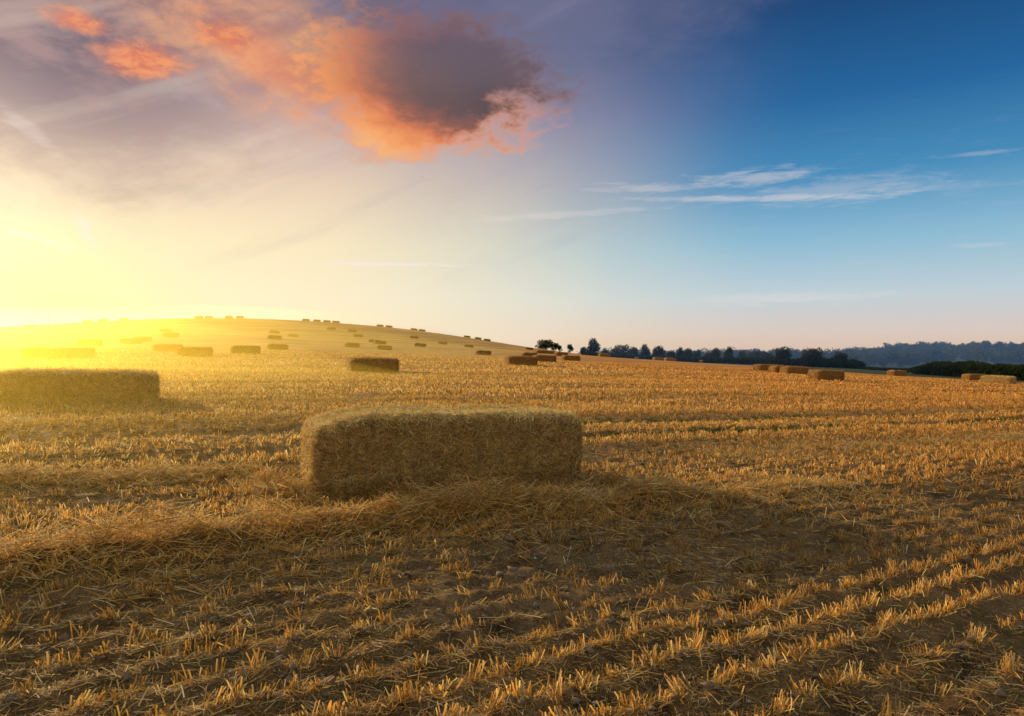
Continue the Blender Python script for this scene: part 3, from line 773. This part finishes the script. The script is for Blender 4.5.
# ------------------------------------------------------------------ world
def build_world():
    w = bpy.data.worlds.new('World'); SC.world = w; w.use_nodes = True
    nt = w.node_tree; nt.nodes.clear()
    out = N(nt, 'ShaderNodeOutputWorld'); bg = N(nt, 'ShaderNodeBackground'); bg.inputs['Strength'].default_value = .1
    nt.links.new(bg.outputs[0], out.inputs[0])
    tc = N(nt, 'ShaderNodeTexCoord'); D = tc.outputs['Generated']
    nv = N(nt, 'ShaderNodeVectorMath', operation='NORMALIZE'); nt.links.new(D, nv.inputs[0]); D = nv.outputs[0]
    sp = N(nt, 'ShaderNodeSeparateXYZ'); nt.links.new(D, sp.inputs[0])
    m = lambda op, a, b=None, c=None, cl=False: MA(nt, op, a, b, c, cl)
    az = m('MULTIPLY', m('ARCTAN2', sp.outputs[0], sp.outputs[1]), 57.29578)     # bearing in degrees, 0 = ahead
    el = m('MULTIPLY', m('ARCSINE', sp.outputs[2]), 57.29578)
    def AE(px, py):
        a = math.atan((px-512)/FOC); return math.degrees(a), math.degrees(math.atan((352-py)/FOC*math.cos(a)))
    def col(r, g, b):  # sRGB 0..255 -> linear
        f = lambda c: ((c/255+.055)/1.055)**2.4 if c > 10 else c/255/12.92
        return (f(r), f(g), f(b))
    def smooth(a, b, x):
        n = N(nt, 'ShaderNodeMapRange', interpolation_type='SMOOTHSTEP'); n.inputs[1].default_value = a; n.inputs[2].default_value = b
        nt.links.new(x, n.inputs[0]); return n.outputs[0]
    def lin(a, b, x):
        n = N(nt, 'ShaderNodeMapRange'); n.inputs[1].default_value = a; n.inputs[2].default_value = b; nt.links.new(x, n.inputs[0]); return n.outputs[0]
    e01 = lin(0, 40, el)
    ev = lambda y: math.degrees(math.atan((352-y)/FOC))/40
    right = ramp(nt, e01, [(0, col(222, 196, 194)), (ev(335), col(222, 204, 203)), (ev(300), col(193, 209, 218)), (ev(250), col(140, 188, 214)),
                           (ev(190), col(66, 140, 188)), (ev(120), col(22, 98, 156)), (ev(30), col(8, 64, 118)), (1, col(20, 50, 92))])
    left = ramp(nt, e01, [(0, col(255, 236, 190)), (ev(300), col(255, 238, 200)), (ev(250), col(253, 232, 188)), (ev(190), col(238, 208, 176)),
                          (ev(120), col(200, 170, 166)), (ev(50), col(120, 106, 128)), (1, col(70, 78, 116))])
    warpn = noise(nt, D, 2.2, 4, .55)
    side = m('ADD', az, m('MULTIPLY', m('SUBTRACT', el, 12), -.15))
    side = m('ADD', side, m('MULTIPLY', m('SUBTRACT', warpn, .5), 14))
    c = mixc(nt, smooth(-21, 24, side), left, right)
    # behind the viewer: bright warm fill, mixed in further down
    # glow round the sun
    sd = (math.sin(R(-36)), math.cos(R(-36)), math.sin(R(4)))
    dp = N(nt, 'ShaderNodeVectorMath', operation='DOT_PRODUCT'); nt.links.new(D, dp.inputs[0]); dp.inputs[1].default_value = sd
    ang = m('MULTIPLY', m('ARCCOSINE', m('MINIMUM', dp.outputs['Value'], 1.0)), 57.29578)
    # flattened angular distance for a wide low glow
    dx = m('SUBTRACT', az, -35.5); dy = m('SUBTRACT', el, 3.5)
    fl = m('SQRT', m('ADD', m('MULTIPLY', m('MULTIPLY', dx, dx), .42), m('MULTIPLY', m('MULTIPLY', dy, dy), 2.0)))
    g1 = m('EXPONENT', m('MULTIPLY', m('MULTIPLY', fl, fl), -1/42.0))
    g2 = m('EXPONENT', m('MULTIPLY', ang, -1/3.2))
    c = mixc(nt, m('MULTIPLY', g1, .75), c, col(255, 242, 150))
    ad = mixc(nt, 1.0, mixc(nt, 0.0, (.10, .08, .02), 0), g2, 'MULTIPLY')
    c = mixc(nt, 1.0, c, ad, 'ADD')
    # ---------- cloud noise in bearing/elevation space
    cv = N(nt, 'ShaderNodeCombineXYZ'); nt.links.new(m('MULTIPLY', az, .1), cv.inputs[0]); nt.links.new(m('MULTIPLY', el, .19), cv.inputs[1])
    cn = noise(nt, cv.outputs[0], 1.5, 9, .62, .3); cf = noise(nt, cv.outputs[0], 5.0, 7, .65, .2)
    def blob(px, py, rxp, ryp, rot=0.0):
        a, e = AE(px, py); rx = rxp/FOC*57.3*math.cos(math.radians(a))**2; ry = ryp/FOC*57.3*math.cos(math.radians(a))
        X = m('SUBTRACT', az, a); Y = m('SUBTRACT', el, e); cr, sr = math.cos(R(rot)), math.sin(R(rot))
        U = m('ADD', m('MULTIPLY', X, cr/rx), m('MULTIPLY', Y, sr/rx)); Vv = m('ADD', m('MULTIPLY', X, -sr/ry), m('MULTIPLY', Y, cr/ry))
        return m('SQRT', m('ADD', m('MULTIPLY', U, U), m('MULTIPLY', Vv, Vv)))
    def mask(b, amp=1.0, lo=-.25, hi=.35, n=None):   # 1 inside, ragged edge
        v = m('ADD', m('SUBTRACT', 1.0, b), m('MULTIPLY', m('SUBTRACT', n or cn, .5), amp*2.2))
        return smooth(lo, hi, v)
    # mauve veil over the upper left
    veil = m('MULTIPLY', mask(blob(60, 30, 250, 135), .6, -.4, .75), .93)
    c = mixc(nt, veil, c, mixc(nt, smooth(.38, .62, cn), col(98, 76, 96), col(150, 116, 118)))
    veil2 = m('MULTIPLY', mask(blob(570, 20, 150, 55, 8), .9, -.6, .8), .45)
    c = mixc(nt, veil2, c, col(124, 124, 152))
    # long diagonal bands from the sun
    cw = N(nt, 'ShaderNodeCombineXYZ'); nt.links.new(m('MULTIPLY', m('ADD', az, m('MULTIPLY', el, 1.9)), .012), cw.inputs[0]); nt.links.new(m('MULTIPLY', m('SUBTRACT', el, m('MULTIPLY', az, .42)), .16), cw.inputs[1])
    bands = noise(nt, cw.outputs[0], 1.6, 5, .55)
    bm_ = m('MULTIPLY', smooth(.5, .72, bands), m('MULTIPLY', smooth(2, 9, el), m('SUBTRACT', 1.0, smooth(-14, 0, az))))
    c = mixc(nt, m('MULTIPLY', bm_, .25), c, col(255, 232, 205))
    bm2 = m('MULTIPLY', smooth(.5, .30, bands), m('MULTIPLY', smooth(3, 9, el), smooth(-34, -20, az)))
    c = mixc(nt, m('MULTIPLY', bm2, m('MULTIPLY', m('SUBTRACT', 1.0, smooth(2, 14, az)), .2)), c, col(158, 146, 170))
    # big sunset cloud
    b1 = blob(424, 80, 142, 66, -5); b2 = blob(400, 128, 62, 36, 0); b3 = blob(285, 60, 150, 55, -14)
    edge = m('ADD', m('MULTIPLY', m('SUBTRACT', cn, .5), .75), m('MULTIPLY', m('SUBTRACT', cf, .5), .95))
    v1 = m('ADD', m('SUBTRACT', 1.0, m('MINIMUM', b1, b2)), edge)
    mk = m('MULTIPLY', smooth(-.14, .34, v1), m('SUBTRACT', 1.0, m('MULTIPLY', smooth(19, 25, el), .3)))
    v3 = m('ADD', m('SUBTRACT', 1.0, b3), edge); mk3 = m('MULTIPLY', smooth(-.45, .75, v3), .74)
    c = mixc(nt, mk3, c, mixc(nt, smooth(.35, .62, cn), col(190, 126, 104), col(250, 172, 112)))
    dark = m('ADD', m('SUBTRACT', 1.0, blob(474, 80, 104, 50, -4)), m('ADD', m('MULTIPLY', m('SUBTRACT', cn, .5), .25), m('MULTIPLY', m('SUBTRACT', cf, .5), .6)))
    inner = ramp(nt, lin(-.8, .95, dark), [(0, col(255, 196, 122)), (.2, col(250, 158, 80)), (.38, col(222, 118, 58)), (.52, col(150, 82, 54)), (.68, col(92, 60, 54)), (1, col(66, 50, 54))])
    up = smooth(17.5, 22.5, m('ADD', el, m('MULTIPLY', m('SUBTRACT', cn, .5), 10)))
    edgec = mixc(nt, smooth(0, .45, v1), mixc(nt, up, col(238, 156, 112), col(132, 100, 104)), inner)
    edgec = mixc(nt, m('MULTIPLY', m('MULTIPLY', up, smooth(-18, -8, az)), .5), edgec, col(108, 76, 70))
    c = mixc(nt, m('MULTIPLY', mk, .96), c, edgec)
    # small orange patches top left
    for (px, py, a, b, s, r_) in ((78, 22, 40, 13, .8, 0), (142, 62, 54, 21, .85, 4), (225, 38, 34, 16, .6, 0), (270, 62, 90, 26, .45, -20)):
        mm = m('MULTIPLY', mask(blob(px, py, a, b, r_), .55, -.1, .75, cf), s)
        c = mixc(nt, mm, c, mixc(nt, smooth(.4, .6, cf), col(224, 108, 62), col(255, 150, 76)))
    # pale cirrus streaks
    cv2 = N(nt, 'ShaderNodeCombineXYZ'); nt.links.new(m('MULTIPLY', az, .12), cv2.inputs[0]); nt.links.new(m('MULTIPLY', el, .8), cv2.inputs[1])
    ci = noise(nt, cv2.outputs[0], 2.4, 8, .68, .5)
    for (px, py, a, b, s, r_) in ((755, 178, 66, 10, .34, -1), (655, 188, 90, 5, .26, -1), (745, 199, 150, 4, .32, -3), (940, 187, 90, 6, .10, -4), (975, 154, 50, 2.5, .16, -2),
                                  (385, 264, 95, 2.6, .8, 0), (985, 245, 50, 3, .12, -2), (780, 298, 120, 8, .22, 0), (830, 190, 120, 16, .2, 0), (560, 215, 110, 5, .22, 3),
                                  (85, 228, 10, 26, .5, 25), (45, 240, 50, 4, .45, -12), (30, 130, 55, 9, .2, -38)):
        mm = m('MULTIPLY', mask(blob(px, py, a, b, r_), 1.2, -.1, .9, ci), s)
        c = mixc(nt, mm, c, col(250, 232, 224))
    # faint wisps everywhere to break the gradient
    wsp = m('MULTIPLY', smooth(.52, .8, ci), m('MULTIPLY', m('SUBTRACT', 1.0, smooth(10, 20, el)), .09))
    c = mixc(nt, wsp, c, col(245, 225, 215))
    # unseen sky behind and overhead: brightened as added fill light
    back = smooth(62, 110, m('ABSOLUTE', az))
    backc = ramp(nt, e01, [(0, (.64, .50, .33)), (.4, (.60, .50, .38)), (1, (.56, .56, .55))])
    c = mixc(nt, back, c, backc)
    zen = smooth(38, 60, el); c = mixc(nt, zen, c, (.56, .56, .55))
    low = smooth(0, -4, el); c = mixc(nt, low, c, (.12, .09, .05))
    # physical sky under it all
    sky = N(nt, 'ShaderNodeTexSky', sky_type='NISHITA'); sky.sun_disc = False; sky.sun_elevation = SUN_EL; sky.sun_rotation = SUN_AZ
    sky.air_density = 1.0; sky.dust_density = 1.0; sky.ozone_density = 1.5
    k = mixc(nt, 1.0, c, 9.2, 'MULTIPLY')
    tot = mixc(nt, 1.0, k, mixc(nt, 1.0, sky.outputs[0], .10, 'MULTIPLY'), 'ADD')
    nt.links.new(tot, bg.inputs['Color'])
build_world()

# ------------------------------------------------------------------ sun and camera
sun = bpy.data.lights.new('sun', 'SUN'); sun.energy = 5.0; sun.angle = R(.6); sun.color = (1.0, .68, .33)
so = bpy.data.objects.new('sun', sun); C.objects.link(so)
so.rotation_euler = (math.pi/2-SUN_EL, 0, -SUN_AZ+math.pi)   # lamp shines along its -Z, from the sun toward the field
cam = bpy.data.cameras.new('camera'); cam.lens = 36*FOC/1024; cam.sensor_width = 36; cam.clip_end = 20000; cam.clip_start = .05
co = bpy.data.objects.new('camera', cam); C.objects.link(co)
co.location = (0, 0, EYE); co.rotation_euler = (R(90)-math.atan(6/FOC), 0, 0)
SC.camera = co
SC.view_settings.view_transform = 'Standard'; SC.view_settings.look = 'None'; SC.view_settings.exposure = 0; SC.view_settings.gamma = 1
SC.cycles.max_bounces = 6; SC.cycles.volume_bounces = 0; SC.cycles.transparent_max_bounces = 8
SC.cycles.use_denoising = True; SC.cycles.volume_step_rate = 1; SC.cycles.sample_clamp_indirect = 6
SC.cycles.use_adaptive_sampling = False
